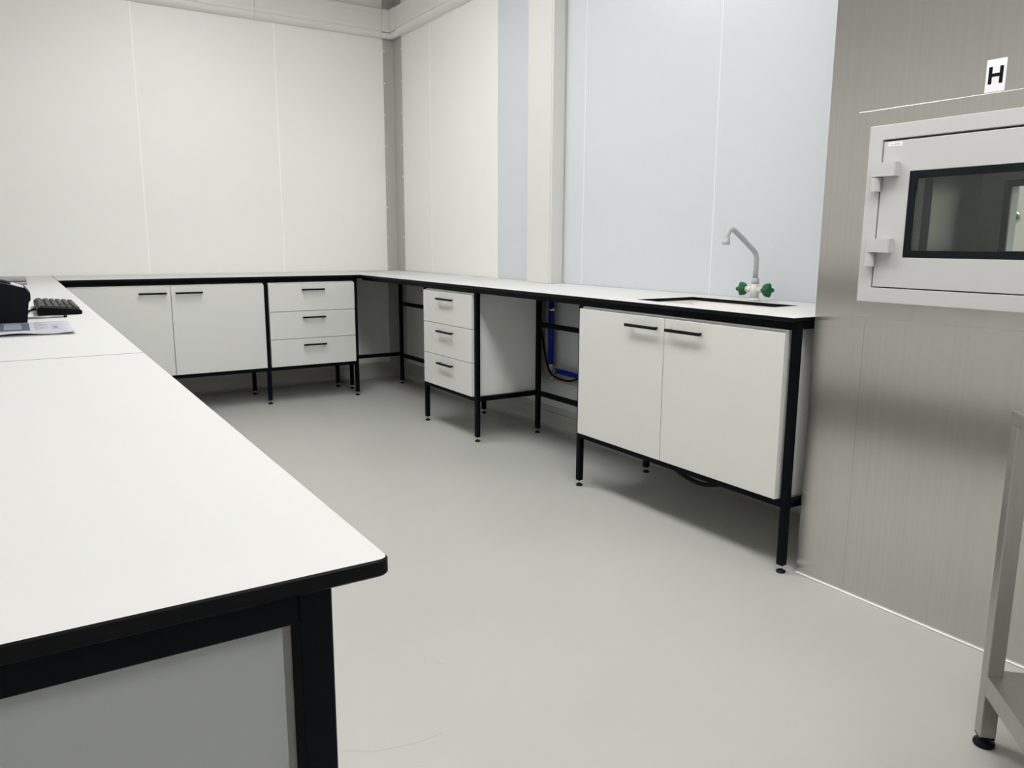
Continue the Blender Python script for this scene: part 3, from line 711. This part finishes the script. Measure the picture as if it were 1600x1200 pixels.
# black device
bm = bmesh.new()
prof = [(-2.748, 0.0), (-2.740, 0.057), (-2.7345, 0.064), (-2.7335, 0.083), (-2.745, 0.099), (-2.805, 0.116), (-2.93, 0.121), (-2.955, 0.105), (-2.955, 0.0)]
dv = thing('desktop_device', 'black boxy desktop device with sloped top standing behind printed papers', 'device', (-2.84, -3.42, H))
prism(bm, [(u, v+H+0.0045) for u, v in prof], -3.511, -3.33, lambda u, v, t: (u, t, v)); obj('housing', bm, M['dev'], dv)
bm = bmesh.new(); prism(bm, [(-2.749, H+0.1035), (-2.7485, H+0.1045), (-2.7795, H+0.1155), (-2.780, H+0.1145)], -3.495, -3.35, lambda u, v, t: (u, t, v)); obj('pale_strip', bm, M['paper'], dv)  # thin pale strip along the sloped top of the device
bm = bmesh.new(); sweep(bm, smooth_path([(-2.815, -3.46, H+0.112), (-2.806, -3.455, H+0.119), (-2.796, -3.45, H+0.117), (-2.786, -3.44, H+0.110)], 4), [0.009]*12+[0.007], 10); obj('lid_catch', bm, M['rubber'], dv)
# papers
def sheet(name, x0, x1, y0, y1, z, lift, label, rot=0.0):
    bm = bmesh.new(); nx, ny = 16, 10; th = 0.0006
    def zz(i, j): return z + lift*max(0, 1-j/2.5)*(0.55+0.45*math.sin(i*0.75+1.1))
    V = [[[bm.verts.new((x0+(x1-x0)*i/nx + rot*(y0+(y1-y0)*j/ny - y0), y0+(y1-y0)*j/ny, zz(i, j)+s*th)) for s in (0, 1)] for j in range(ny+1)] for i in range(nx+1)]
    for i in range(nx):
        for j in range(ny):
            for s in (0, 1): bm.faces.new([V[i][j][s], V[i+1][j][s], V[i+1][j+1][s], V[i][j+1][s]]).smooth = True
    for i in range(nx):
        for j in (0, ny): bm.faces.new([V[i][j][0], V[i+1][j][0], V[i+1][j][1], V[i][j][1]])
    for j in range(ny):
        for i in (0, nx): bm.faces.new([V[i][j][0], V[i][j+1][0], V[i][j+1][1], V[i][j][1]])
    return tag(obj(name, bm, M['paper']), label, 'paper')
sheet('paper_sheet', -2.950, -2.646, -3.866, -3.500, ZT, 0.0008, 'plain white sheet lying under the printed sheet by the black device')
ps = sheet('paper_sheet', -2.948, -2.648, -3.860, -3.498, ZT+0.0022, 0.0060, 'printed sheet with dark blocks and faint text in front of the black device')
bm = bmesh.new(); zp = ZT+0.0032
def mark(x0, x1, y0, y1, mi): box(bm, x0, x1, y0, y1, zp, zp+0.0003+0.0001*mi, mi=mi)
mark(-2.826, -2.746, -3.745, -3.530, 0); mark(-2.806, -2.765, -3.715, -3.515, 3)
for i in range(4): mark(-2.800+0.008*i, -2.797+0.008*i, -3.64, -3.60, 2)
for i in range(9): mark(-2.735, -2.725+0.006*(i % 3), -3.74+0.024*i, -3.737+0.024*i, 1)
mark(-2.694, -2.676, -3.735, -3.60, 1); mark(-2.690, -2.680, -3.70, -3.66, 3)
for i in range(5): mark(-2.722, -2.702, -3.70+0.03*i, -3.697+0.03*i, 1)
obj('printed_marks', bm, [M['print_dark'], M['print_mid'], M['print_dark'], mat('print_blue_grey', (0.20, 0.205, 0.27), 0.8)], ps)
pn = thing('pen', 'slim pale pen with a black end lying in front of the keyboard', 'pen', (-2.69, -3.35, H))
bm = bmesh.new(); sweep(bm, [(-2.755, -3.363, H+0.0042), (-2.648, -3.345, H+0.0042)], 0.0036, 10); obj('barrel', bm, M['silver'], pn)
bm = bmesh.new(); sweep(bm, [(-2.648, -3.345, H+0.0042), (-2.645, -3.3445, H+0.0042), (-2.638, -3.3433, H+0.0042)], [0.0036, 0.0042, 0.0028], 10); obj('pen_cap', bm, M['rubber'], pn)
# silver slab near the back wall
sv = thing('laptop', 'closed silver slab-like laptop lying near the back wall', 'laptop', (-2.86, -1.02, H))
bm = bmesh.new(); box(bm, -3.04, -2.708, -1.16, -0.90, ZT, H+0.0165, bev=0.005, seg=2); obj('base', bm, M['silver'], sv)
bm = bmesh.new(); box(bm, -3.04, -2.708, -1.16, -0.90, H+0.0185, H+0.036, bev=0.005, seg=2); obj('lid', bm, M['silver'], sv)
